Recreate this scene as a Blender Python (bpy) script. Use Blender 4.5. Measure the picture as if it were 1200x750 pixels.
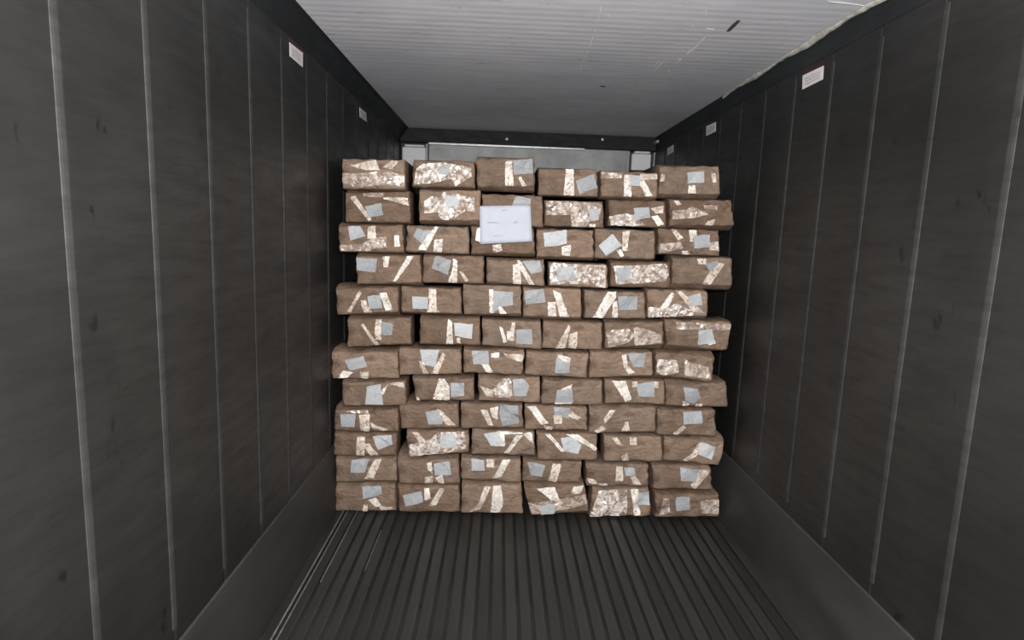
import bpy, bmesh, math, random
import numpy as np
from mathutils import Vector, Matrix

for o in list(bpy.data.objects):
    bpy.data.objects.remove(o, do_unlink=True)
scn = bpy.context.scene
C = scn.collection

# ------------------------------------------------------------------ camera
FPX, PITCH, YAW, ROLL = 702.36, 0.1447, 0.0226, 0.0355
CAM = Vector((-0.2185, 0.0, 1.6412))
F = Vector((math.sin(YAW) * math.cos(PITCH), math.cos(YAW) * math.cos(PITCH), -math.sin(PITCH)))
R0 = Vector((math.cos(YAW), -math.sin(YAW), 0))
U0 = R0.cross(F)
RT = R0 * math.cos(ROLL) + U0 * math.sin(ROLL)
UP = -R0 * math.sin(ROLL) + U0 * math.cos(ROLL)
cd = bpy.data.cameras.new('camera')
cd.sensor_width = 36.0
cd.lens = FPX / 1200 * 36.0
cd.clip_start = 0.02
cam = bpy.data.objects.new('camera', cd)
C.objects.link(cam)
m = Matrix((RT, UP, -F)).transposed().to_4x4()
m.translation = CAM
cam.matrix_world = m
scn.camera = cam

# ------------------------------------------------------------------ world, lights, exposure
w = bpy.data.worlds.new('World')
scn.world = w
w.use_nodes = True
bg = w.node_tree.nodes['Background']
bg.inputs['Color'].default_value = (0.70, 0.86, 1.0, 1)
bg.inputs['Strength'].default_value = 1.0


def light(name, kind, loc, energy, color, aim=None, **kw):
    ld = bpy.data.lights.new(name, kind)
    ld.energy = energy
    ld.color = color
    for k, v in kw.items():
        setattr(ld, k, v)
    lo = bpy.data.objects.new(name, ld)
    C.objects.link(lo)
    lo.location = loc
    if aim is not None:
        lo.rotation_euler = (Vector(aim) - Vector(loc)).to_track_quat('-Z', 'Y').to_euler()
    return lo


# the camera's own flash; the only other light is the sky through the open door end behind the camera
light('camera_flash_offscreen', 'POINT', CAM + Vector((0.03, -0.02, 0.16)), 390, (1.0, 0.95, 0.90), shadow_soft_size=0.03)

scn.view_settings.view_transform = 'Standard'
scn.view_settings.look = 'None'
scn.view_settings.gamma = 1.0
scn.view_settings.use_curve_mapping = False
scn.view_settings.exposure = 0.12

# ------------------------------------------------------------------ helpers
W2, H, EL, ER, HK, WF = 1.145, 2.528, 0.074, 0.015, 0.40, 1.126
DST, DB, SP, RIB0 = 3.30, 5.58, 0.324, 1.315
Y0 = -0.95


def ray(px, py):
    return F * FPX + RT * (px - 600) - UP * (py - 375)


def on_y(px, py, y):
    d = ray(px, py)
    return CAM + d * ((y - CAM.y) / d.y)


def on_x(px, py, x):
    d = ray(px, py)
    return CAM + d * ((x - CAM.x) / d.x)


def on_z(px, py, z):
    d = ray(px, py)
    return CAM + d * ((z - CAM.z) / d.z)


def mesh_obj(name, verts, faces, mat, parent=None, smooth=False):
    me = bpy.data.meshes.new(name)
    me.from_pydata([tuple(v) for v in verts], [], faces)
    if smooth:
        me.polygons.foreach_set('use_smooth', [True] * len(me.polygons))
    me.materials.append(mat)
    o = bpy.data.objects.new(name, me)
    C.objects.link(o)
    if parent is not None:
        o.parent = parent
    return o


def bm_obj(name, bm, mat, parent=None, smooth=False):
    me = bpy.data.meshes.new(name)
    bm.normal_update()
    bm.to_mesh(me)
    bm.free()
    if smooth:
        me.polygons.foreach_set('use_smooth', [True] * len(me.polygons))
    me.materials.append(mat)
    o = bpy.data.objects.new(name, me)
    C.objects.link(o)
    if parent is not None:
        o.parent = parent
    return o


def prism_y(name, prof, y0, y1, mat, parent=None):
    """closed (x,z) profile swept along y"""
    n = len(prof)
    v = [(x, y0, z) for x, z in prof] + [(x, y1, z) for x, z in prof]
    f = [(i, (i + 1) % n, n + (i + 1) % n, n + i) for i in range(n)] + [tuple(range(n))[::-1], tuple(range(n, 2 * n))]
    bm = bmesh.new()
    vs = [bm.verts.new(p) for p in v]
    for q in f:
        bm.faces.new([vs[i] for i in q])
    bmesh.ops.recalc_face_normals(bm, faces=bm.faces)
    return bm_obj(name, bm, mat, parent)


def prism_z(name, prof, z0, z1, mat, parent=None):
    """closed (x,y) profile swept along z"""
    n = len(prof)
    v = [(x, y, z0) for x, y in prof] + [(x, y, z1) for x, y in prof]
    f = [(i, (i + 1) % n, n + (i + 1) % n, n + i) for i in range(n)] + [tuple(range(n))[::-1], tuple(range(n, 2 * n))]
    bm = bmesh.new()
    vs = [bm.verts.new(p) for p in v]
    for q in f:
        bm.faces.new([vs[i] for i in q])
    bmesh.ops.recalc_face_normals(bm, faces=bm.faces)
    return bm_obj(name, bm, mat, parent)


def box(name, a, b, mat, parent=None, bevel=0.0):
    bm = bmesh.new()
    bmesh.ops.create_cube(bm, size=1)
    for v in bm.verts:
        v.co = Vector([a[i] + (v.co[i] + .5) * (b[i] - a[i]) for i in range(3)])
    if bevel:
        bmesh.ops.bevel(bm, geom=list(bm.edges), offset=bevel, segments=1, affect='EDGES')
    return bm_obj(name, bm, mat, parent)


def tag(o, label, cat, group=None, kind=None):
    o['label'] = label
    o['category'] = cat
    if group:
        o['group'] = group
    if kind:
        o['kind'] = kind
    return o


def struct(o, label=None, cat=None):
    o['kind'] = 'structure'
    if label:
        o['label'] = label
    if cat:
        o['category'] = cat
    return o


# ------------------------------------------------------------------ materials
class NT:
    def __init__(s, name):
        s.m = bpy.data.materials.new(name)
        s.m.use_nodes = True
        s.t = s.m.node_tree
        s.b = s.t.nodes['Principled BSDF']
        s.tc = s.t.nodes.new('ShaderNodeTexCoord')

    def n(s, typ, **kw):
        x = s.t.nodes.new(typ)
        for k, v in kw.items():
            setattr(x, k, v)
        return x

    def l(s, a, b):
        s.t.links.new(a, b)

    def coords(s, scale=(1, 1, 1), rot=(0, 0, 0), obj=True):
        mp = s.n('ShaderNodeMapping')
        mp.inputs['Scale'].default_value = scale
        mp.inputs['Rotation'].default_value = rot
        s.l(s.tc.outputs['Object'], mp.inputs['Vector'])
        return mp.outputs['Vector']

    def noise(s, scale, detail=4, rough=.55, vec=None, dist=0.0):
        x = s.n('ShaderNodeTexNoise')
        x.inputs['Scale'].default_value = scale
        x.inputs['Detail'].default_value = detail
        x.inputs['Roughness'].default_value = rough
        x.inputs['Distortion'].default_value = dist
        s.l(vec if vec else s.tc.outputs['Object'], x.inputs['Vector'])
        return x.outputs['Fac']

    def ramp(s, fac, stops):
        r = s.n('ShaderNodeValToRGB')
        e = r.color_ramp.elements
        while len(e) < len(stops):
            e.new(0.5)
        for i, (p, c) in enumerate(stops):
            e[i].position = p
            e[i].color = (c[0], c[1], c[2], 1) if not isinstance(c, (int, float)) else (c, c, c, 1)
        s.l(fac, r.inputs['Fac'])
        return r.outputs['Color']

    def mix(s, fac, a, b, mode='MIX'):
        x = s.n('ShaderNodeMix', data_type='RGBA', blend_type=mode)
        for sock, v in ((x.inputs[0], fac), (x.inputs[6], a), (x.inputs[7], b)):
            if isinstance(v, (int, float)):
                sock.default_value = v
            elif isinstance(v, tuple):
                sock.default_value = (*v, 1)
            else:
                s.l(v, sock)
        return x.outputs[2]

    def bump(s, h, strength, dist=.01):
        b = s.n('ShaderNodeBump')
        b.inputs['Strength'].default_value = strength
        b.inputs['Distance'].default_value = dist
        s.l(h, b.inputs['Height'])
        s.l(b.outputs['Normal'], s.b.inputs['Normal'])

    def set(s, **kw):
        for k, v in kw.items():
            k = k.replace('_', ' ')
            if isinstance(v, tuple):
                s.b.inputs[k].default_value = (*v, 1)
            elif isinstance(v, (int, float)):
                s.b.inputs[k].default_value = v
            else:
                s.l(v, s.b.inputs[k])
        return s


def mat_wall(name, base, spec=.35, rough=.45, grime=.5):
    t = NT(name)
    big = t.noise(1.6, 5, .6, t.coords((1, 1, .8)))
    streak = t.noise(9, 6, .7, t.coords((1, .5, 3.0)))
    fine = t.noise(60, 3)
    c = t.ramp(big, [(.32, tuple(x * .68 for x in base)), (.68, tuple(x * 1.28 for x in base))])
    s2 = t.ramp(streak, [(.35, 1 - grime * .5), (.65, 1.0 + grime * .12)])
    c = t.mix(1.0, c, s2, 'MULTIPLY')
    spots = t.ramp(t.noise(16, 3, .6, t.coords((1, 1, .55))), [(.27, .25), (.33, 1.0)])
    c = t.mix(.8, c, spots, 'MULTIPLY')
    t.set(Base_Color=c, Roughness=t.ramp(streak, [(.3, rough + .15), (.7, rough - .05)]), Specular_IOR_Level=spec)
    t.bump(fine, .12, .004)
    return t.m


M_wall = mat_wall('dark_wall_lining', (.0170, .0170, .0165), .38, .42, .6)
M_rib = mat_wall('scuffed_rib', (.035, .036, .036), .2, .6, .6)
M_core = mat_wall('wall_core', (.02, .02, .02))
M_cove = mat_wall('dark_cove', (.018, .021, .024), .25, .6)


def mat_kick():
    t = NT('scuffed_kick_plate')
    a = t.noise(3, 6, .65, t.coords((1, .6, 2)))
    c = t.ramp(a, [(.3, (.025, .025, .024)), (.7, (.047, .046, .045))])
    sc = t.ramp(t.noise(40, 3, .6, t.coords((1, .15, 2))), [(.62, 1.0), (.75, 1.6)])
    t.set(Base_Color=t.mix(.6, c, sc, 'MULTIPLY'), Roughness=.55, Specular_IOR_Level=.2)
    t.bump(a, .1, .004)
    return t.m


M_kick = mat_kick()


def mat_floor():
    t = NT('worn_aluminium_bar')
    a = t.noise(2.2, 6, .65, t.coords((1, .6, 1)))
    st = t.noise(30, 4, .6, t.coords((1, .08, 1)))
    oi = t.n('ShaderNodeObjectInfo').outputs['Random']
    c = t.ramp(a, [(.3, (.023, .023, .022)), (.7, (.044, .044, .042))])
    c = t.mix(.55, c, t.ramp(st, [(.3, .55), (.7, 1.35)]), 'MULTIPLY')
    c = t.mix(.6, c, t.ramp(oi, [(0, .7), (1, 1.25)]), 'MULTIPLY')
    t.set(Base_Color=c, Roughness=.48, Metallic=.25, Specular_IOR_Level=.4)
    t.bump(st, .08, .003)
    return t.m


M_floor = mat_floor()
M_gutter = mat_wall('floor_gutter', (.022, .022, .021), .2, .7)


def mat_ceiling():
    t = NT('white_ceiling_sheet')
    a = t.noise(2.0, 6, .6)
    st = t.noise(14, 5, .65, t.coords((.25, 1.6, 1)))
    c = t.ramp(a, [(.25, (.66, .68, .74)), (.75, (.82, .83, .89))])
    c = t.mix(.45, c, t.ramp(st, [(.25, .7), (.7, 1.1)]), 'MULTIPLY')
    dk = t.ramp(t.noise(26, 3, .55, t.coords((.5, 1.3, 1))), [(.28, .5), (.34, 1.0)])
    c = t.mix(.6, c, dk, 'MULTIPLY')
    t.set(Base_Color=c, Roughness=.5, Specular_IOR_Level=.4)
    t.bump(st, .15, .004)
    return t.m


M_ceil = mat_ceiling()


def plain(name, col, rough=.5, spec=.4, metal=0.0, var=.2, scale=20, bump=.05):
    t = NT(name)
    a = t.noise(scale, 4)
    c = t.ramp(a, [(.3, tuple(x * (1 - var) for x in col)), (.7, tuple(min(1, x * (1 + var)) for x in col))])
    t.set(Base_Color=c, Roughness=rough, Specular_IOR_Level=spec, Metallic=metal)
    t.bump(a, bump, .003)
    return t.m


M_seal = plain('torn_pale_sealant', (.50, .50, .46), .7, .3, 0, .35, 25, .4)
M_scratch = plain('white_scratch', (.85, .87, .9), .6, .3)
M_worn = plain('worn_bare_metal', (.16, .16, .15), .5, .4, 0, .35, 30)
M_slot = plain('dark_slot', (.07, .07, .075), .7)
M_bulk = plain('pale_bulkhead', (.40, .42, .43), .5, .4, 0, .25, 6)
M_plate = plain('white_plate', (.80, .82, .88), .5, .4, 0, .06, 8)
M_steel = plain('pale_metal', (.55, .58, .6), .35, .5, .5)
M_stick = plain('white_sticker', (.72, .70, .72), .45, .4, 0, .08, 60)
M_stred = plain('red_sticker_band', (.055, .012, .014), .5)
M_stink = plain('faded_sticker_print', (.42, .36, .40), .5)
M_ink = plain('faint_ink', (.36, .385, .48), .8, .2)


def mat_paper():
    t = NT('brown_kraft_paper')
    oi = t.n('ShaderNodeObjectInfo').outputs['Random']
    big = t.noise(5, 5, .6)
    wr = t.noise(16, 6, .65, t.coords((1, 1, 1.8)), 1.2)
    fib = t.noise(90, 3, .6, t.coords((1, 1, .25)))
    a = t.ramp(oi, [(0, (.205, .138, .097)), (.3, (.295, .209, .151)), (.55, (.235, .163, .118)), (.8, (.27, .198, .148)), (1, (.335, .233, .167))])
    c = t.mix(1.0, a, t.ramp(big, [(.3, .66), (.7, 1.2)]), 'MULTIPLY')
    c = t.mix(1.0, c, t.ramp(fib, [(.3, .86), (.7, 1.08)]), 'MULTIPLY')
    damp = t.ramp(t.noise(7.5, 3, .5, t.coords((1, 1, 1.7))), [(.58, 0), (.70, 1)])
    c = t.mix(t.mix(1.0, damp, (.55, .55, .55), 'MULTIPLY'), c, (.06, .034, .021))
    t.set(Base_Color=c, Roughness=.62, Specular_IOR_Level=.28)
    t.bump(wr, .9, .025)
    return t.m


M_paper = mat_paper()


def mat_tape(name, lo, hi, scale, rot, rough, brown):
    t = NT(name)
    v = t.coords((1.0, 1.0, 1.0), (0, rot, 0))
    a = t.noise(scale, 4, .65, v, .8)
    b = t.noise(scale * 2.3, 3, .6, v)
    c = t.ramp(a, [(.36, lo), (.56, hi), (1.0, tuple(min(1, x * 1.12) for x in hi))])
    c = t.mix(t.ramp(b, [(brown, 1.0), (brown + .09, 0.0)]), c, (.30, .225, .18))
    t.set(Base_Color=c, Roughness=rough, Specular_IOR_Level=.6)
    t.bump(b, .35, .006)
    return t.m


M_tape = mat_tape('cream_packing_tape', (.44, .36, .30), (.70, .62, .54), 24, .6, .33, .37)
M_tape2 = mat_tape('pale_packing_tape', (.54, .48, .43), (.80, .75, .69), 22, -.5, .30, .34)
M_film = mat_tape('crumpled_clear_tape', (.22, .165, .125), (.58, .50, .445), 15, .5, .22, .42)
M_film2 = mat_tape('silvery_crumpled_tape', (.27, .21, .17), (.74, .68, .63), 16, -.4, .20, .40)


def mat_label():
    t = NT('white_shipping_label')
    oi = t.n('ShaderNodeObjectInfo').outputs['Random']
    base = t.ramp(oi, [(0, (.29, .305, .315)), (.5, (.40, .42, .44)), (1, (.52, .54, .56))])
    ln = t.noise(120, 2, .5, t.coords((.5, 1, 2.2)))
    c = t.mix(.5, base, t.ramp(ln, [(.36, .55), (.48, 1.0)]), 'MULTIPLY')
    t.set(Base_Color=c, Roughness=.5, Specular_IOR_Level=.35)
    t.bump(t.noise(25, 3), .2, .006)
    return t.m


M_label = mat_label()
M_sheet = plain('white_paper_sheet', (.50, .53, .615), .6, .25, 0, .05, 14, .1)

# ------------------------------------------------------------------ the setting
floor = struct(box('floor', (-WF - .05, Y0, -.12), (WF + .05, DB + .05, -.025), M_gutter))
PITCHB = .0615
nb = int(2 * (WF - .012) / PITCHB)
prof = [(-.0235, -.006), (-.0235, -.0025), (-.0200, 0), (.0200, 0), (.0235, -.0025), (.0235, -.006), (.005, -.009), (.005, -.026),
        (-.005, -.026), (-.005, -.009)]
first = None
for i in range(nb + 1):
    x = (i - nb / 2) * PITCHB
    if first is None:
        first = prism_y('floor_bar', prof, Y0, DB, M_floor, floor)
        fb = first
    else:
        fb = first.copy()
        C.objects.link(fb)
        fb.parent = floor
    fb.location.x = x

# bright worn lines on the first bars beside the left kick plate
for dx, wd, ya_, yb_ in ((.040, .0035, 2.1, DST + .2), (.062, .0025, 1.9, DST + .2), (.118, .0025, 2.6, DST + .2), (.30, .002, 2.7, 3.1)):
    prism_y('worn_edge', [(-WF + dx - wd, -.0005), (-WF + dx + wd, -.0005), (-WF + dx + wd * .8, .0014), (-WF + dx - wd * .8, .0014)], ya_, yb_, M_worn, floor)

# walls: dark panels with pale vertical beads between them
ZR0, ZR1 = HK + .05, 2.395
for side, nm in ((-1, 'wall_left'), (1, 'wall_right')):
    xa, xb = side * W2, side * (W2 + .09)
    wall = struct(box(nm, (min(xa + side * .012, xb), Y0, -.12), (max(xa + side * .012, xb), DB + .1, H + .12), M_core))
    k = -7
    rib0 = None
    while True:
        yr = RIB0 + k * SP
        if yr > DB - .05:
            break
        # bead
        if yr > Y0 + .02:
            hw, d = .0165, .0032
            pr = [(xa + side * .004, yr - hw), (xa - side * d * .55, yr - hw * .75), (xa - side * d, yr - hw * .35), (xa - side * d, yr + hw * .35),
                  (xa - side * d * .55, yr + hw * .75), (xa + side * .004, yr + hw)]
            prism_z('wall_rib', pr, ZR0, ZR1, M_rib, wall)
        # panel between this bead and the next
        ya, yb = max(Y0, yr + .004), min(DB, yr + SP - .004)
        if yb > ya + .02:
            box('wall_panel', (min(xa, xa + side * .014), ya, -.10), (max(xa, xa + side * .014), yb, H + .05), M_wall, wall, .002)
        k += 1

# sloping kick plates along the floor
for side, nm in ((-1, 'baseboard_left'), (1, 'baseboard_right')):
    s = side
    struct(prism_y(nm, [(s * WF, -.05), (s * (W2 - .006), HK - .006), (s * (W2 - .002), HK), (s * (W2 + .006), HK), (s * (W2 + .006), -.05)],
                   Y0, DB, M_kick))

# ceiling with fine cross ridges
ys = np.arange(Y0, DB + .001, .0125)
cv, cf = [], []
xl, xr = -W2 + EL, W2 - ER
for j, y in enumerate(ys):
    z = H + .0007 * (.7 + .3 * math.sin(y * 5)) * (math.cos(2 * math.pi * y / .0625) ** 3)
    for x in (xl, -.5, 0, .5, xr):
        cv.append((x, y, z))
for j in range(len(ys) - 1):
    for i in range(4):
        a = j * 5 + i
        cf.append((a, a + 5, a + 6, a + 1))
n0 = len(cv)
cv += [(xl, Y0, H + .08), (xr, Y0, H + .08), (xr, DB, H + .08), (xl, DB, H + .08)]
cf.append((n0, n0 + 1, n0 + 2, n0 + 3))
ceiling = struct(mesh_obj('ceiling', cv, cf, M_ceil, smooth=True))
# dark coves where the ceiling meets the walls
struct(prism_y('trim_1', [(-W2 - .01, H + .06), (xl + .002, H + .06), (xl + .002, H - .004), (xl - .012, H - .012), (-W2 + .004, 2.435), (-W2 - .01, 2.42)], Y0, DB, M_cove))
struct(prism_y('trim_2', [(W2 + .01, H + .06), (xr - .002, H + .06), (xr - .002, H - .004), (W2 - .010, H - .03), (W2 - .004, 2.435), (W2 + .01, 2.42)], Y0, DB, M_cove))

# torn pale sealant strip under the right ceiling edge
rng = random.Random(4)
sv, sf = [], []
ya, yb = 1.7, on_z(838, 112, H).y
n = 70
ph = [rng.uniform(0, 6) for _ in range(4)]
for i in range(n + 1):
    y = ya + (yb - ya) * i / n
    tp = min(1, (n - i) / 18 + .12)
    wv = (.024 + .006 * math.sin(y * 7 + ph[0]) + .005 * math.sin(y * 19 + ph[1]) + rng.uniform(-.004, .004)) * tp
    dz = .016 + .006 * math.sin(y * 11 + ph[2]) + rng.uniform(-.003, .003)
    for q in ((xr - wv, H - .0035), (xr - wv * .8, H - .010), (xr - wv * .35, H - dz), (xr + .004, H - dz * .8), (xr + .006, H + .005)):
        sv.append((q[0], y, q[1]))
for i in range(n):
    for k in range(4):
        a = i * 5 + k
        sf.append((a, a + 1, a + 6, a + 5))
struct(mesh_obj('trim_3', sv, sf, M_seal, smooth=True))

# scratches and a slot in the ceiling sheet


def ceil_mark(pts, wd, mat, name, zoff=.0032):
    P = [on_z(x, y, H - zoff) for x, y in pts]
    v, f = [], []
    r = random.Random(int(pts[0][0] * 7))
    for i, p in enumerate(P):
        d = (P[min(i + 1, len(P) - 1)] - P[max(i - 1, 0)]).normalized()
        nn = Vector((-d.y, d.x, 0)) * wd * (r.uniform(.5, 1.2) if 0 < i < len(P) - 1 else (.3 if name == 'scratch' else .75))
        v += [p - nn, p + nn, p + nn + Vector((0, 0, .0014)), p - nn + Vector((0, 0, .0014))]
    for i in range(len(P) - 1):
        a = 4 * i
        for k in range(4):
            f.append((a + k, a + (k + 1) % 4, a + 4 + (k + 1) % 4, a + 4 + k))
    f += [(3, 2, 1, 0), tuple(len(v) - 4 + k for k in range(4))]
    return mesh_obj(name, v, f, mat, ceiling)


for pts, wd in (([(705, 8), (703, 16), (700.5, 27)], .005), ([(697.5, 36), (697, 40)], .006), ([(695, 44), (692.5, 52), (690, 57)], .006),
                ([(688.5, 60), (687.5, 64)], .006), ([(686.5, 66), (683, 74)], .005), ([(681, 77), (679, 82)], .007), ([(713, 18), (714.5, 23)], .005),
                ([(826, 44), (819, 52), (812, 59)], .006), ([(811, 59), (805, 64)], .010), ([(797, 70), (793, 75)], .009),
                ([(776, 74), (770, 81), (764, 87)], .006), ([(773, 72), (766, 79)], .003), ([(828, 34), (837, 35)], .007),
                ([(812, 30), (810, 37)], .004), ([(830, 3), (827, 14), (828, 24)], .003), ([(970, 2), (990, 4), (1012, 7)], .004),
                ([(784, 83), (785, 88)], .006), ([(708, 94), (705, 98)], .008), ([(500, 110), (496, 118)], .004)):
    ceil_mark(pts, wd, M_scratch, 'scratch')
ceil_mark([(866, 24), (860, 30), (853, 37)], .009, M_slot, 'slot')
ceil_mark([(704, 101), (709, 102)], .012, M_slot, 'slot')

# far bulkhead
wall_back = struct(box('wall_back', (-W2 - .05, DB, -.12), (W2 + .05, DB + .1, H + .12), M_core))


def bk(px, py, y=DB):
    return on_y(px, py, y)


zh = bk(600, 171, DB - .07).z
header = box('header_beam', (-W2, DB - .07, zh), (W2, DB + .01, H + .02), M_cove, wall_back, .006)
pl0, pl1 = bk(503, 180), bk(737, 180)
box('bulkhead_panel', (pl0.x, DB - .035, .5), (pl1.x, DB + .01, zh + .01), M_bulk, wall_back, .005)
box('panel_lip', (pl0.x, DB - .075, zh - .014), (pl1.x * .55, DB - .03, zh + .004), M_steel, wall_back, .003)
for px0, px1, mt in ((444, 447.5, M_steel), (451, 454, M_steel), (457, 459, M_bulk), (463, 466, M_bulk), (499.5, 502, M_bulk), (733, 737, M_bulk), (765, 768, M_steel), (772, 774.5, M_steel)):
    a, b = bk(px0, 180), bk(px1, 180)
    if a.x < -W2 + .01:
        continue
    box('bulkhead_strip', (a.x, DB - .045, .5), (b.x, DB + .01, zh - .004), mt, wall_back, .003)
for px, py in ((706, 163.5), (594, 163)):
    p = bk(px, py, DB - .072)
    bm = bmesh.new()
    bmesh.ops.create_uvsphere(bm, u_segments=10, v_segments=6, radius=.012)
    for v in bm.verts:
        v.co = Vector((v.co.x, v.co.y * .5, v.co.z)) + p
    bm_obj('rivet', bm, M_plate, wall_back, True)
# two white plates on the bulkhead
for (x0, y0, x1, y1), lab in (((471.5, 169, 498.5, 196), 'white square plate with folded top on the bulkhead above a gap between packages'),
                              ((741, 177, 762, 200), 'small white square plate on the bulkhead in the corner beside a pale strip')):
    a, b = bk(x0, y0, DB - .06), bk(x1, y1, DB - .06)
    e = bpy.data.objects.new('bulkhead_plate', None)
    C.objects.link(e)
    e.location = ((a.x + b.x) / 2, DB - .035, b.z)
    tag(e, lab, 'plate')
    for nm, aa, bb in (('plate_face', (a.x, DB - .062, b.z), (b.x, DB + .001, a.z - .022)), ('top_flange', (a.x + .02, DB - .066, a.z - .018), (b.x - .01, DB - .02, a.z))):
        o = box(nm, aa, bb, M_plate, None, .005)
        o.parent = e
        o.matrix_parent_inverse = Matrix.Translation(e.location).inverted()
# pale corner reflectors near the far top corners
for px, py, sd in ((470.5, 152.5, -1), (767.5, 168.0, 1)):
    p = on_x(px, py, sd * (W2 - .012))
    y = min(p.y, DB - .12)
    box('corner_bracket', (min(sd * (W2 - .03), sd * W2), y - .05, p.z - .012), (max(sd * (W2 - .03), sd * W2), y + .05, p.z + .012), M_steel, wall_back, .004)

# stickers on the side walls


def sticker(poly, sd, lab, red):
    x = sd * (W2 - .0015)
    P = [on_x(px, py, x) for px, py in poly]
    e = bpy.data.objects.new('wall_sticker', None)
    C.objects.link(e)
    cen = sum(P, Vector()) / 4
    e.location = cen
    tag(e, lab, 'sticker', 'stickers along the top of the side walls')
    off = Vector((sd * .0015, 0, 0))

    def quad(nm, Q, mat, t):
        v = [q - cen - Vector((sd * t, 0, 0)) for q in Q] + [q - cen + off for q in Q]
        return mesh_obj(nm, v, [(0, 1, 2, 3), (7, 6, 5, 4), (0, 4, 5, 1), (1, 5, 6, 2), (2, 6, 7, 3), (3, 7, 4, 0)], mat, e)
    quad('sticker_paper', P, M_stick, 0)

    def sub(u0, v0, u1, v1):
        def at(u, v):
            return P[0].lerp(P[1], u).lerp(P[3].lerp(P[2], u), v)
        return [at(u0, v0), at(u1, v0), at(u1, v1), at(u0, v1)]
    for v0 in (.3, .5, .7):
        quad('print_line', sub(.14, v0, .86, v0 + .07), M_stink, .0006)
    if red:
        quad('red_band', sub(.0, -.30, 1, -.06), M_stred, .0)


sticker([(339.5, 49.5), (355, 62), (355, 79), (340, 66)], -1, 'white printed sticker high on the left wall, the larger one nearer the door', True)
sticker([(421.5, 126), (429, 132), (430, 143), (422, 137)], -1, 'small white sticker high on the left wall, nearer the package stack', False)
sticker([(940.5, 88.5), (965, 77), (964, 93), (940, 105)], 1, 'white printed sticker with red band high on the right wall nearer the door', True)
sticker([(827.5, 148), (838.5, 143), (838.5, 154), (827.5, 159.5)], 1, 'white sticker high on the right wall just before the package stack', False)
sticker([(782, 174), (789, 169.5), (789, 178), (782, 182)], 1, 'tiny pale sticker high on the right wall, deep behind the stack by the bulkhead', False)

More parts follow.
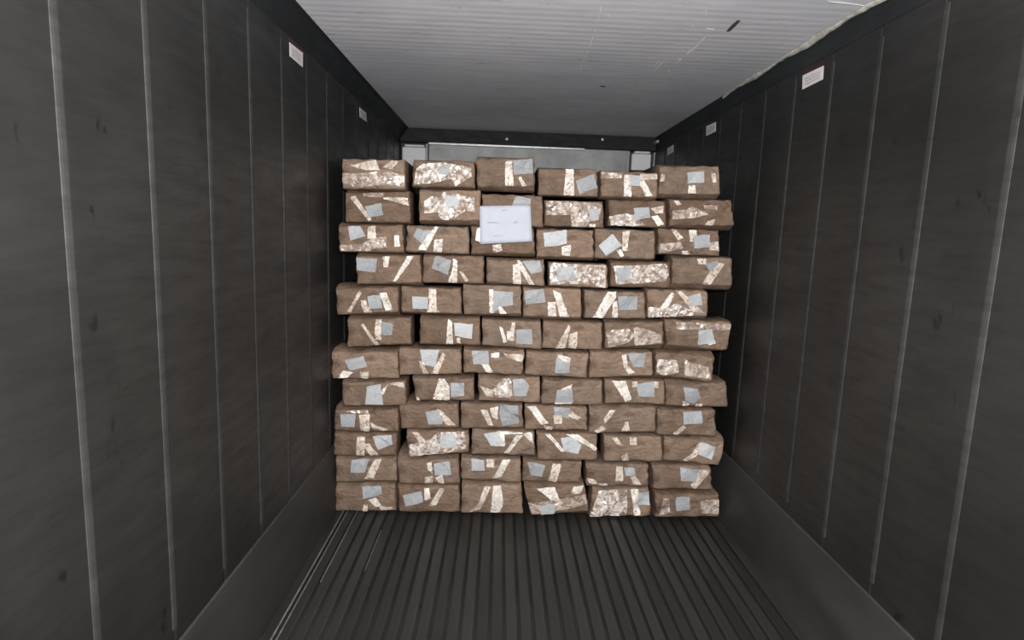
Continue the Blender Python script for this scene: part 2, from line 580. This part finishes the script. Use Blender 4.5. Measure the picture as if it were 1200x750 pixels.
# ------------------------------------------------------------------ the stack of packages
# each row from the top layer down; pixel quads are turned into metric shapes on the stack's front plane.
# p = (description, front corners TL TR BR BL, [(kind, outline), ...]);  l label, t tape, u paler tape, f crumpled tape, g silvery crumpled tape
ROWS = [
 [('crumpled tape smeared over its whole front', (400,185,474,187,475,222,401,221), [('f',(401,203,430,203,446,200,474,205,475,219,447,217,420,220,401,214)),('t',(410,194,430,189,440,187,445,199,430,200)),('t',(448,196,460,188,468,189,460,199)),('u',(462,206,474,206,475,214,461,214))]),
  ('wide silvery crumpled tape around a pale label', (484,187,556,188,557,220,483,219), [('g',(488,197,496,192,520,190,552,196,553,207,541,214,534,219,529,210,505,215,485,216)),('l',(515,195,527,194,527,205,514,204))]),
  ('plain front and a bright square corner label', (558,185,626,184,627,219,559,220), [('l',(601,188,624,186,625,203,602,205)),('t',(592,190,600,188,602,218,592,218)),('t',(607,208,610,207,617,218,612,218))]),
  ('tilted label beside one upright tape', (631,197,700,197,701,231,631,229), [('u',(663,197,672,197,673,231,660,231)),('l',(674,212,696,204,700,220,679,228))]),
  ('forked tapes below a small pale label', (704,199,771,202,771,232,704,231), [('f',(702,201,728,203,728,209,702,209)),('l',(738,205,750,206,750,218,739,218)),('u',(731,205,739,205,740,231,731,230)),('u',(748,213,755,211,764,229,757,231)),('t',(750,204,771,204,771,210,750,211))]),
  ('neat flat front and one blue-white label', (773,195,843,194,844,228,772,228), [('l',(805,202,825,201,825,214,806,215)),('t',(807,217,814,217,815,227,806,227)),('t',(774,205,779,204,779,212,774,213)),('t',(833,203,838,203,839,214,835,214))])],
 [('slanting tape pointing down to a pale label', (404,226,480,224,481,261,405,262), [('t',(410,231,416,229,436,257,432,259)),('f',(426,226,449,226,450,232,426,230)),('t',(449,231,478,232,479,241,449,233)),('l',(428,242,447,238,450,252,432,255))]),
  ('tangled wide tape under a bluish label', (491,223,563,222,563,259,491,259), [('g',(497,236,506,230,515,231,520,225,556,232,556,248,545,247,533,256,528,257,532,247,522,258,516,256,513,249,497,250)),('l',(521,229,536,229,538,242,522,242))]),
  ('front half hidden by the large white sheet', (565,226,636,229,637,267,565,262), [('l',(604,231,607,229,622,233,622,240,600,241))]),
  ('wide clear tape dropping in a step', (638,234,707,236,708,268,638,267), [('f',(640,236,668,234,705,239,704,248,701,258,687,260,686,266,670,267,669,252,640,252)),('l',(690,245,701,244,701,258,691,258)),('t',(690,262,698,263,697,267,690,267))]),
  ('broad crumpled tape low on one side', (714,234,780,235,781,268,713,267), [('g',(714,254,732,250,743,252,744,261,756,264,742,267,716,264)),('l',(742,244,760,243,762,255,750,257,744,259)),('t',(762,244,777,241,777,250,768,250)),('u',(763,254,770,252,778,263,770,265))]),
  ('matt tape patches and no label', (785,234,858,234,860,265,785,265), [('f',(788,247,805,245,811,242,830,251,812,256,788,257)),('t',(788,233,794,233,798,240,793,241)),('t',(829,259,838,257,836,264,826,264)),('f',(824,240,840,241,840,246,825,245))])],
 [('white label above a glossy tape band', (396,264,471,261,473,296,398,298), [('l',(408,265,422,264,429,277,411,282)),('t',(431,266,440,264,441,279,431,280)),('f',(399,287,424,286,436,279,453,277,454,290,435,292,432,296,427,294,399,294)),('u',(462,276,467,275,469,289,462,289))]),
  ('crooked label crossed by a bent tape', (477,263,549,265,550,298,476,295), [('l',(489,267,496,270,505,269,507,279,494,285,485,277)),('u',(504,272,511,264,515,264,500,293,489,293,495,285)),('u',(509,281,519,280,518,296,508,295))]),
  ('the large white sheet hanging over its top', (552,264,626,268,627,298,552,298), [('g',(577,287,587,286,589,294,578,296))]),
  ('slightly tilted label above a tape scrap', (629,268,695,269,696,303,629,301), [('l',(637,273,664,269,664,285,653,288,638,289)),('u',(658,289,669,287,668,300,658,299))]),
  ('diamond-turned label next to an upright tape', (698,266,768,268,768,304,697,303), [('l',(701,288,718,274,729,288,710,300)),('t',(729,272,738,270,735,294,729,294)),('u',(722,293,728,292,731,300,727,301))]),
  ('square label over a crosswise tape band', (772,265,843,268,844,302,771,299), [('t',(785,266,790,266,800,279,794,282)),('l',(812,276,831,275,831,290,813,291)),('u',(807,269,816,269,816,276,812,277,812,283,808,283)),('f',(773,286,797,283,800,291,783,295,772,296)),('g',(799,294,806,294,809,299,800,300)),('t',(831,284,842,283,842,294,831,293))])],
 [('corner label and a long slanting tape', (417,300,492,296,494,332,418,334), [('l',(417,302,442,303,440,319,417,317)),('u',(448,297,457,297,455,313,450,313)),('u',(480,296,487,298,465,329,460,330))]),
  ('tilted label touching a narrow tape wedge', (496,299,567,300,567,333,495,332), [('l',(510,299,529,305,525,322,506,314)),('u',(531,303,536,305,536,332,525,331,531,313)),('t',(539,318,543,319,549,329,545,330))]),
  ('darkened paper and crossed tapes by label', (570,304,638,304,638,336,570,331), [('l',(612,306,633,305,635,318,622,321)),('u',(601,310,609,309,611,334,601,334)),('t',(606,303,611,307,627,335,621,335,607,311))]),
  ('glossy tape ring around a brown window', (643,307,712,310,712,338,643,335), [('g',(644,308,710,311,709,338,700,337,690,326,678,320,678,329,690,333,645,333)),('l',(652,313,672,312,673,328,653,328))]),
  ('shiny tape sheet covering nearly all its front', (716,307,785,307,786,338,715,337), [('g',(719,312,780,309,784,320,780,329,747,332,722,333)),('l',(722,314,738,313,738,327,723,330))]),
  ('folded label running into a slanting tape', (788,302,858,300,859,336,788,333), [('l',(825,309,842,305,840,318,834,322)),('t',(817,303,827,302,827,309,818,310)),('t',(842,308,849,309,832,334,823,334,829,321))])],
 [('label framed by three slanting tapes', (393,338,466,336,467,366,394,371), [('t',(421,341,424,343,411,366,407,365)),('l',(431,347,446,345,448,361,433,362)),('t',(423,352,429,351,436,367,427,368)),('u',(445,343,453,343,461,363,452,364))]),
  ('label joined to one upright cream tape', (470,335,540,338,541,368,470,366), [('l',(483,347,502,348,501,362,484,362)),('t',(502,338,511,339,512,362,511,368,500,368,503,355)),('t',(512,363,516,367,512,368))]),
  ('large white label edged with bright tape', (542,333,611,335,611,369,543,369), [('l',(577,341,601,342,601,358,588,359,578,367)),('u',(573,339,578,339,578,367,574,367)),('u',(583,360,587,359,594,367,586,368))]),
  ('tidy label beside two leaning tapes', (613,337,681,338,682,373,613,371), [('l',(614,341,637,338,639,354,616,357)),('u',(642,354,651,354,652,374,642,374)),('u',(648,340,657,344,667,373,657,374))]),
  ('long leaning tape left of a framed label', (685,340,756,342,757,374,685,373), [('u',(712,342,722,340,722,348,705,374,694,373)),('u',(718,354,723,353,724,374,717,374)),('l',(724,347,747,347,746,363,725,363))]),
  ('tapes forming a peak above a white band', (759,339,829,340,830,371,759,373), [('u',(787,342,791,345,781,362,773,361)),('t',(790,338,795,338,826,367,812,366)),('l',(806,347,820,343,823,357,809,359)),('g',(758,360,790,362,793,355,798,358,801,366,812,366,826,368,795,371,758,373))])],
 [('tilted front and thin slanting tape', (407,374,481,371,482,403,408,410), [('l',(443,376,461,379,459,393,449,393)),('t',(441,374,447,374,447,398,441,398,439,388)),('t',(423,380,426,379,445,405,441,407))]),
  ('narrow tape wedge left of a label', (492,374,562,372,563,405,491,404), [('u',(525,373,530,378,531,404,523,404)),('l',(532,378,554,380,553,397,533,393)),('u',(535,396,539,395,540,403,536,402))]),
  ('v-shaped tape left of a square label', (565,374,634,377,635,410,565,405), [('l',(605,386,623,386,624,403,605,403)),('u',(585,382,589,384,594,400,590,402)),('u',(594,388,603,387,602,400,594,398)),('t',(600,378,604,378,603,387,598,387))]),
  ('two leaning tapes and no label', (637,377,706,378,706,411,635,410), [('t',(666,380,668,383,662,410,650,409)),('t',(667,391,677,389,675,410,666,410))]),
  ('greyish crumpled clear tape and no label', (709,378,777,377,778,404,709,409), [('f',(710,388,736,385,745,393,735,402,713,407)),('f',(742,384,750,383,775,392,775,402,744,405))]),
  ('tapered bulging end and tape along its top', (779,374,858,377,852,411,782,405), [('f',(792,377,858,380,856,387,793,386)),('l',(818,387,834,386,837,402,817,404)),('u',(834,388,838,402,830,404))])],
 [('faded label and two tape scraps below it', (388,413,466,412,467,444,389,446), [('l',(404,422,426,417,430,430,410,434)),('u',(402,434,414,436,404,446,395,446)),('t',(422,436,432,435,432,446,423,446))]),
  ('label caught in a v of tapes', (467,408,540,407,541,438,468,440), [('l',(492,409,515,408,510,430,495,427)),('t',(491,423,495,422,503,440,497,440)),('t',(519,413,522,416,513,438,505,438))]),
  ('grey label and small tapes near its top', (543,409,615,410,612,440,543,437), [('l',(553,411,572,411,573,426,555,427)),('u',(563,426,573,427,578,437,570,436)),('u',(575,414,585,413,585,419,575,419)),('t',(590,414,613,415,612,424,596,419))]),
  ('grey label under a short slanting tape', (617,412,690,414,688,444,615,440), [('l',(652,419,658,415,668,425,667,437,650,437)),('t',(652,415,669,419,667,426,656,420))]),
  ('bent tape hooked under a dull label', (692,412,765,411,765,440,690,444), [('l',(735,414,757,414,754,430,742,430)),('u',(728,416,734,415,735,428,744,436,736,438,731,430))]),
  ('sagging shape and sparkling crumpled tape', (769,412,838,418,834,448,768,440), [('g',(770,420,793,422,795,436,778,440,769,436)),('f',(802,420,808,424,830,430,832,444,802,440))])],
 [('label with tapes fanning from its corner', (400,448,475,445,476,476,402,479), [('l',(430,453,446,450,449,474,428,474)),('u',(449,455,455,450,449,463,446,460)),('t',(456,450,473,444,474,454,465,452))]),
  ('tall white tape triangle by a square label', (483,443,555,443,556,470,487,472), [('u',(515,442,520,442,527,454,527,469,507,468)),('l',(528,449,544,448,544,464,529,465)),('t',(488,465,491,466,493,471,489,472))]),
  ('striped white tape patch beside a rounded label', (560,443,633,442,633,473,561,470), [('t',(562,452,578,457,578,465,570,464)),('g',(578,456,590,443,599,443,601,466,581,465)),('l',(601,445,614,443,620,452,616,464,602,464))]),
  ('house-shaped grey label at its lower edge', (636,445,706,446,706,475,634,474), [('l',(653,457,670,454,672,472,650,474)),('t',(657,456,671,450,668,456,662,458)),('u',(650,472,670,472,670,474,650,474))]),
  ('broad tape wedge leaning towards a label', (709,445,779,446,779,474,709,473), [('u',(717,446,733,446,740,468,733,471)),('l',(745,450,767,447,767,465,748,464)),('t',(741,447,747,447,746,453,741,453)),('t',(767,446,772,447,771,455,766,454))]),
  ('label standing on two tape stubs', (781,451,852,448,854,478,780,476), [('l',(801,454,817,455,821,466,813,473,803,470)),('t',(800,470,808,473,804,477,800,477)),('t',(815,473,823,473,823,477,815,477))])],
 [('blue-grey label next to an upright tape', (392,480,466,478,467,507,391,508), [('l',(399,485,417,485,416,500,400,500)),('t',(421,486,434,485,433,506,423,505)),('t',(434,494,445,500,455,504,448,505,436,500)),('f',(405,482,430,479,433,485,415,484))]),
  ('roof-shaped tape over a bluish label', (467,474,537,471,538,502,470,506), [('l',(499,482,516,480,521,488,518,497,502,497)),('t',(512,479,517,481,534,498,523,498))]),
  ('big rounded grey label and narrow tapes', (540,472,612,472,613,502,540,503), [('l',(586,474,607,474,608,496,589,499,585,485)),('t',(563,480,571,480,578,498,572,498)),('u',(574,478,584,476,583,491,577,489))]),
  ('long slanting tape on its plain half', (615,475,688,477,688,505,615,504), [('u',(617,475,627,475,643,496,634,497)),('t',(637,498,648,500,647,505,640,505)),('l',(649,477,668,477,667,490,650,487)),('t',(648,486,659,487,658,496,649,497)),('t',(669,481,680,488,676,492,666,487))]),
  ('broken slanting tape and no label', (691,479,769,477,769,507,690,509), [('t',(714,481,722,480,709,496,707,491)),('t',(705,498,710,502,700,508,696,505)),('t',(732,494,736,494,738,505,728,505))]),
  ('square label at its top edge', (771,480,838,481,840,512,770,510), [('l',(801,483,822,482,823,496,801,497)),('t',(800,498,804,501,793,510,788,508))])],
 [('arrow of two tapes beside a grey label', (391,508,465,506,464,535,391,535), [('t',(419,511,428,512,427,535,417,535)),('t',(425,520,433,519,444,534,435,535)),('l',(437,511,459,509,460,521,443,527))]),
  ('glossy taped front around a dark blue label', (476,505,549,503,550,530,478,538), [('g',(480,521,503,515,515,505,546,504,546,525,518,532,481,536)),('l',(516,510,534,508,535,523,517,525)),('t',(483,506,490,506,500,518,492,519))]),
  ('z-shaped tape right of a bluish label', (553,503,626,506,627,534,552,533), [('l',(567,508,583,506,589,522,575,522)),('u',(583,505,612,504,612,508,591,509,592,522,588,522,588,511)),('u',(605,509,613,510,596,531,591,531)),('u',(613,508,623,506,625,519,617,513))]),
  ('label beneath a pointed roof of tape', (629,507,700,508,700,540,630,540), [('u',(638,508,644,508,663,529,658,529)),('l',(657,513,672,511,681,521,677,531,661,529)),('u',(660,508,675,507,700,525,698,528,670,512))]),
  ('small tape bits scattered on wrinkled paper', (708,511,776,512,777,541,708,541), [('t',(717,513,723,513,730,522,721,519)),('t',(738,512,746,513,746,521,738,521)),('t',(728,534,735,530,737,541,730,541))]),
  ('turned label ending a curved tape', (779,512,850,518,843,546,778,540), [('l',(822,518,839,524,833,538,818,532)),('t',(819,518,822,520,816,534,805,540,800,539,812,530))])],
 [('slanting cream tape right of a grey label', (393,538,464,536,465,564,393,567), [('l',(412,538,433,537,428,553,411,554)),('t',(440,536,447,539,438,560,427,561))]),
  ('grey label surrounded by three tape scraps', (465,540,537,535,539,567,468,568), [('l',(508,543,527,540,529,556,510,557)),('u',(500,543,506,541,507,554,502,550)),('t',(498,558,507,557,507,566,498,567)),('t',(510,560,518,556,521,567,515,567))]),
  ('tilted top and one slanting tape strip', (540,534,610,538,611,566,540,562), [('l',(552,538,567,539,568,551,553,551)),('t',(570,538,579,539,579,547,570,547)),('u',(590,538,598,539,587,559,577,560))]),
  ('corner label and upright tape on dark paper', (613,540,682,541,680,568,612,565), [('l',(618,540,639,545,635,558,622,557)),('t',(648,543,658,544,652,565,642,564))]),
  ('small bluish label between cream tape pieces', (687,543,760,545,760,570,687,570), [('t',(722,546,730,547,730,563,721,563)),('l',(731,548,743,548,745,557,733,557)),('t',(738,558,745,558,751,567,742,567)),('t',(701,566,712,567,712,570,701,569)),('t',(688,560,697,562,700,567,690,566))]),
  ('wide grey label narrowing into a tape tail', (765,545,833,546,835,575,766,573), [('l',(797,548,818,550,816,564,797,563)),('t',(818,550,832,550,828,557,814,574,809,568,816,562))])],
 [('label above a short curled tape', (393,571,463,567,464,600,392,601), [('l',(424,571,446,567,448,579,426,584)),('u',(432,585,440,583,447,592,440,594)),('t',(444,592,460,594,460,597,446,597)),('t',(426,591,431,591,431,599,425,599))]),
  ('slanted grey label left of two short tapes', (466,571,538,569,539,601,467,601), [('l',(472,581,494,575,496,587,475,594)),('u',(497,572,503,572,505,583,498,585)),('t',(515,572,521,573,511,592,503,592))]),
  ('two broad upright tapes and no label', (541,568,611,568,613,603,540,602), [('t',(568,570,575,570,563,597,549,600,560,590)),('u',(578,568,587,568,590,590,585,600,575,600))]),
  ('tilted body tied with a tape bow', (614,572,685,566,690,600,622,605), [('f',(619,590,645,586,692,578,692,590,660,597,624,603)),('u',(628,571,650,571,656,586,646,586)),('u',(668,578,672,570,684,569,680,578)),('l',(633,592,649,590,650,602,634,604))]),
  ('front almost covered by streaky white tape', (695,574,761,572,763,605,690,606), [('g',(702,575,735,573,734,604,691,606)),('u',(739,573,748,573,750,602,743,604)),('l',(747,577,761,576,761,591,747,592))]),
  ('bright square label between crumpled tape ends', (768,579,843,580,843,606,769,607), [('l',(791,582,808,582,808,597,792,598)),('f',(820,586,842,585,842,602,822,602)),('f',(777,584,784,583,785,600,772,605))])],
]
LAYER = ['top layer', 'eleventh layer up', 'tenth layer up', 'ninth layer up', 'eighth layer up', 'seventh layer up', 'sixth layer up', 'fifth layer up',
         'fourth layer up', 'third layer up', 'second layer up', 'bottom layer']
MATS = {'l': M_label, 't': M_tape, 'u': M_tape2, 'f': M_film, 'g': M_film2}
NAMES = {'l': 'paper_label', 't': 'tape_strip', 'u': 'tape_strip', 'f': 'crumpled_tape', 'g': 'crumpled_tape'}
DEPTH = .46


class Pack:
    def __init__(s, row, col, quad, rs):
        s.rs = rs
        s.film = False
        s.y0 = DST + (rs.uniform(-.010, .010) if not (row in (1, 2) and col == 2) else 0.0) + (.0 if row < 11 else -.004)
        s.Q = np.array([[on_y(quad[2 * i], quad[2 * i + 1], s.y0).x, on_y(quad[2 * i], quad[2 * i + 1], s.y0).z] for i in range(4)])
        if row == 11:
            s.Q[2:, 1] = np.maximum(s.Q[2:, 1], .0005)
        s.W = abs(s.Q[1, 0] - s.Q[0, 0])
        s.Hh = abs(s.Q[0, 1] - s.Q[3, 1])
        s.k = [(rs.uniform(6, 22), rs.uniform(6, 34), rs.uniform(0, 6.28), rs.uniform(.0008, .0022)) for _ in range(5)]
        s.bulge = rs.uniform(.004, .014)
        s.rad = rs.uniform(.008, .014)
        s.e = [(rs.uniform(1.5, 4.5), rs.uniform(0, 6.28), rs.uniform(.0012, .0032)) for _ in range(4)]
        # fold lines of the wrapped end: (point, normal, step)
        s.folds = []
        for sx in (0, 1):
            if rs.random() < .65:
                ex = rs.uniform(.18, .42)
                a = math.atan2(ex, rs.uniform(.6, 1.1)) * (1 if sx else -1)
                top = rs.random() < .5
                s.folds.append((sx, 1.0 if top else 0.0, ex, rs.uniform(.45, 1.0), rs.uniform(.005, .010), top))
        s.crease = rs.uniform(.25, .75)
        s.creased = rs.uniform(.0, .003)

    def xz(s, u, v):
        """u left to right, v top to bottom"""
        q = s.Q
        p = (q[0] * (1 - u)[..., None] + q[1] * u[..., None]) * (1 - v)[..., None] + (q[3] * (1 - u)[..., None] + q[2] * u[..., None]) * v[..., None]
        for i, (f, ph, a) in enumerate(s.e):
            if i == 0:
                p[..., 1] += a * (np.sin(f * u * 6 + ph) - 1) * (1 - v)
            elif i == 1:
                p[..., 1] += a * (np.sin(f * u * 6 + ph) + 1) * v * .6
            elif i == 2:
                p[..., 0] += a * np.sin(f * v * 4 + ph) * (1 - u)
            else:
                p[..., 0] += a * np.sin(f * v * 4 + ph) * u
        return p

    def y(s, u, v):
        eu = np.minimum(u, 1 - u) * s.W
        ev = np.minimum(v, 1 - v) * s.Hh
        r = s.rad
        yy = np.full(u.shape, s.y0)
        for e in (eu, ev):
            t = np.clip(r - e, 0, r)
            yy = yy + r - np.sqrt(np.maximum(r * r - t * t, 0))
        yy = yy - s.bulge * 16 * u * (1 - u) * v * (1 - v) + s.bulge * .5
        X, Z = u * s.W, v * s.Hh
        for kx, kz, ph, a in s.k:
            yy = yy + a * np.sin(kx * X * 3 + kz * Z * 2 + ph)
        for sx, vy, ex, rch, st, top in s.folds:
            uu = (1 - u) if sx else u
            vv = v if top else 1 - v
            d = (1 - uu / ex) - vv / rch      # inside the folded triangle when > 0
            yy = yy - st * (1 / (1 + np.exp(-d * 40)))
        yy = yy + s.creased * np.exp(-((v - s.crease) * s.Hh / .006) ** 2)
        return yy

    def inv(s, P):
        u = np.full(len(P), .5)
        v = np.full(len(P), .5)
        q = s.Q
        for _ in range(8):
            a = q[0] * (1 - u)[:, None] + q[1] * u[:, None]
            b = q[3] * (1 - u)[:, None] + q[2] * u[:, None]
            p = a * (1 - v)[:, None] + b * v[:, None]
            du = (q[1] - q[0]) * (1 - v)[:, None] + (q[2] - q[3]) * v[:, None]
            dv = b - a
            r = P - p
            det = du[:, 0] * dv[:, 1] - du[:, 1] * dv[:, 0]
            u = u + (r[:, 0] * dv[:, 1] - r[:, 1] * dv[:, 0]) / det
            v = v + (du[:, 0] * r[:, 1] - du[:, 1] * r[:, 0]) / det
        return u, v

    def rear_top(s):
        return max(s.Q[0, 1], s.Q[1, 1]) - .001


def body_mesh(pk, zb, origin):
    edge = [0, .006, .015, .03, .05]
    us = np.array(edge + list(np.linspace(.085, .915, 23)) + [1 - e for e in edge[::-1]])
    ve = [0, .012, .03, .06, .10]
    vs = np.array(ve + list(np.linspace(.16, .84, 10)) + [1 - e for e in ve[::-1]])
    U, V = np.meshgrid(us, vs)
    P = pk.xz(U, V)
    Y = pk.y(U, V)
    nu, nv = len(us), len(vs)
    verts = [(P[j, i, 0], Y[j, i], P[j, i, 1]) for j in range(nv) for i in range(nu)]
    faces = [(j * nu + i, (j + 1) * nu + i, (j + 1) * nu + i + 1, j * nu + i + 1) for j in range(nv - 1) for i in range(nu - 1)]
    # boundary loop, clockwise from top left
    loop = [(0, i) for i in range(nu)] + [(j, nu - 1) for j in range(1, nv)] + [(nv - 1, i) for i in range(nu - 2, -1, -1)] + [(j, 0) for j in range(nv - 2, 0, -1)]
    prev = [j * nu + i for j, i in loop]
    q = pk.Q
    zt = min(q[0, 1], q[1, 1])
    for dy, mixr in ((.03, .35), (.07, 1.0), (DEPTH, 1.0)):
        cur = []
        for (j, i) in loop:
            u, v = us[i], vs[j]
            x0, z0 = P[j, i]
            xl_ = min(q[0, 0], q[3, 0]) + .006
            xr_ = max(q[1, 0], q[2, 0]) - .006
            xr2 = q[1, 0] * (1 - v) + q[2, 0] * v
            xl2 = q[0, 0] * (1 - v) + q[3, 0] * v
            x1 = xl2 + (xr2 - xl2) * u
            ztl = pk.rear_top()
            z1 = ztl + (zb - ztl) * v
            verts.append((x0 + (x1 - x0) * mixr, pk.y0 + dy, z0 + (z1 - z0) * mixr))
            cur.append(len(verts) - 1)
        L = len(loop)
        for a in range(L):
            b = (a + 1) % L
            faces.append((prev[a], prev[b], cur[b], cur[a]))
        prev = cur
    faces.append(tuple(prev))
    o = Vector(origin)
    return [tuple(Vector(p) - o) for p in verts], faces


def patch(pk, kind, poly, origin, order, parent):
    pts = [on_y(poly[2 * i], poly[2 * i + 1], pk.y0) for i in range(len(poly) // 2)]
    bm = bmesh.new()
    vs = [bm.verts.new((p.x, 0, p.z)) for p in pts]
    bm.faces.new(vs)
    bmesh.ops.triangulate(bm, faces=list(bm.faces))
    lim = {'l': .03, 't': .014, 'u': .014, 'f': .021, 'g': .020}[kind]
    for _ in range(6):
        el = [e for e in bm.edges if e.calc_length() > lim]
        if not el:
            break
        bmesh.ops.subdivide_edges(bm, edges=el, cuts=1, use_grid_fill=False)
        bmesh.ops.triangulate(bm, faces=[f for f in bm.faces if len(f.verts) > 3])
    bmesh.ops.beautify_fill(bm, faces=list(bm.faces), edges=[e for e in bm.edges if not e.is_boundary])
    bm.verts.ensure_lookup_table()
    X = np.array([[v.co.x, v.co.z] for v in bm.verts])
    u, v = pk.inv(X)
    uc, vc = np.clip(u, .01, .99), np.clip(v, .035, .965)
    qq = pk.Q
    X = (qq[0] * (1 - uc)[:, None] + qq[1] * uc[:, None]) * (1 - vc)[:, None] + (qq[3] * (1 - uc)[:, None] + qq[2] * uc[:, None]) * vc[:, None]
    for i, vt in enumerate(bm.verts):
        vt.co.x, vt.co.z = X[i]
    yy = pk.y(np.clip(u, .025, .975), np.clip(v, .045, .955))
    rs = random.Random(int(poly[0] * 31 + poly[1] * 7 + len(poly)))
    amp = {'l': .0004, 't': .0011, 'u': .0011, 'f': .0030, 'g': .0032}[kind]
    base = {'l': .0066 if pk.film else .0030, 't': .0036, 'u': .0036, 'f': .0030, 'g': .0030}[kind] + order * .0004
    o = Vector(origin)
    for i, vt in enumerate(bm.verts):
        j = .0016 if vt.is_boundary else lim * .22
        vt.co = Vector((vt.co.x + rs.uniform(-j, j), yy[i] - base + rs.uniform(-amp, amp), vt.co.z + rs.uniform(-j, j))) - o
    # a thin rim so that the piece has thickness
    bmesh.ops.recalc_face_normals(bm, faces=list(bm.faces))
    be = [e for e in bm.edges if e.is_boundary]
    ret = bmesh.ops.extrude_edge_only(bm, edges=be)
    for g in ret['geom']:
        if isinstance(g, bmesh.types.BMVert):
            g.co.y += .0022
    bmesh.ops.recalc_face_normals(bm, faces=list(bm.faces))
    up = sum(f.normal.y for f in bm.faces)
    if up > 0:
        bmesh.ops.reverse_faces(bm, faces=list(bm.faces))
    return bm_obj(NAMES[kind], bm, MATS[kind], parent)


packs = []
for r, row in enumerate(ROWS):
    packs.append([Pack(r, c, p[1], random.Random(1000 + r * 17 + c * 3)) for c, p in enumerate(row)])
# settle the layers on each other: trim small overlaps of neighbouring edges
for r in range(len(ROWS) - 1):
    cuts = []
    for up in packs[r]:
        for lo_ in packs[r + 1]:
            if min(up.Q[2, 0], lo_.Q[1, 0]) > max(up.Q[3, 0], lo_.Q[0, 0]):
                M_, m_ = max(lo_.Q[0, 1], lo_.Q[1, 1]), min(up.Q[2, 1], up.Q[3, 1])
                if M_ > m_:
                    d = min((M_ - m_) / 2 + .0004, .0125)
                    cuts.append((up, lo_, M_ - d, m_ + d))
    for up, lo_, a_, b_ in cuts:
        lo_.Q[:2, 1] = np.minimum(lo_.Q[:2, 1], a_)
        up.Q[2:, 1] = np.maximum(up.Q[2:, 1], b_)
WH = ['by left wall', 'second from left wall', 'third from left wall', 'third from right wall', 'second from right wall',
      'by right wall']
for r in range(len(ROWS) - 1, -1, -1):
    for c, (desc, quad, items) in enumerate(ROWS[r]):
        pk = packs[r][c]
        xa, xb = max(pk.Q[0, 0], pk.Q[3, 0]), min(pk.Q[1, 0], pk.Q[2, 0])
        if r == len(ROWS) - 1:
            zb = 0.0005
        else:
            zs = []
            for b in packs[r + 1]:
                lo, hi = max(xa, b.Q[0, 0]), min(xb, b.Q[1, 0])
                if hi > lo:
                    zs.append(b.rear_top())
            zb = max(zs) + .0002
        org = ((xa + xb) / 2, pk.y0 + DEPTH / 2, zb)
        e = bpy.data.objects.new('paper_package', None)
        C.objects.link(e)
        e.location = org
        e.empty_display_size = .05
        lay = LAYER[r]
        tag(e, 'package with ' + desc, 'package', 'brown paper packages in the stack')
        lb = 'package with %s, %s, %s' % (desc, lay, WH[c])
        e['label'] = lb if len(lb.split()) <= 16 else 'package with %s, %s' % (desc, lay)
        pk.film = any(k in 'fg' for k, _ in items)
        v, f = body_mesh(pk, zb, org)
        mesh_obj('wrapping', v, f, M_paper, e, smooth=True)
        for k, (kind, poly) in enumerate(items):
            patch(pk, kind, poly, org, k, e)

# the large white sheet taped across two packages
ysh = DST - .024
sh = bpy.data.objects.new('paper_sheet', None)
C.objects.link(sh)
cen = on_y(592, 285, ysh)
sh.location = cen
tag(sh, 'large white paper sheet with faint writing taped across two packages', 'paper')
qa = [on_y(x, y, ysh) for x, y in ((562, 241.5), (621.5, 240.5), (624, 283), (562.5, 286))]
nu, nv = 14, 10
v, f = [], []
for j in range(nv + 1):
    for i in range(nu + 1):
        s_, t_ = i / nu, j / nv
        p = qa[0].lerp(qa[1], s_).lerp(qa[3].lerp(qa[2], s_), t_) - cen
        p.y += -.003 * math.sin(3 * s_ + 1) * t_ + .0015 * math.sin(9 * s_ + 4 * t_)
        v.append(p)
for j in range(nv):
    for i in range(nu):
        a = j * (nu + 1) + i
        f.append((a, a + nu + 1, a + nu + 2, a + 1))
so = mesh_obj('sheet', v, f, M_sheet, sh, True)
sm = so.modifiers.new('thickness', 'SOLIDIFY')
sm.thickness = .0012
sm.offset = -1


def flat(nm, poly, mat, y, parent, cen, amp=0.0):
    P = [on_y(poly[2 * i], poly[2 * i + 1], y) - cen for i in range(len(poly) // 2)]
    bm = bmesh.new()
    bm.faces.new([bm.verts.new(p) for p in P])
    bmesh.ops.triangulate(bm, faces=list(bm.faces))
    bmesh.ops.recalc_face_normals(bm, faces=list(bm.faces))
    if sum(q.normal.y for q in bm.faces) > 0:
        bmesh.ops.reverse_faces(bm, faces=list(bm.faces))
    ob = bm_obj(nm, bm, mat, parent)
    sd = ob.modifiers.new('thickness', 'SOLIDIFY')
    sd.thickness = .0008
    sd.offset = -1
    return ob


for poly in ((571, 260.4, 577, 260, 586, 260.6, 586, 261.6, 577, 261.4, 571, 261.8), (601.5, 260, 606, 258.6, 606.5, 261, 602, 262),
             (588, 246.2, 594, 245, 594.5, 246.2, 588.5, 247.6), (578, 276.4, 589, 275.6, 589, 276.4, 578, 277.2)):
    flat('handwriting', poly, M_ink, ysh - .0062, sh, cen)
flat('tape_corner', (557, 281.5, 559, 268, 563.5, 266, 564, 284), M_tape2, ysh + .001, sh, cen)

bpy.context.view_layer.update()
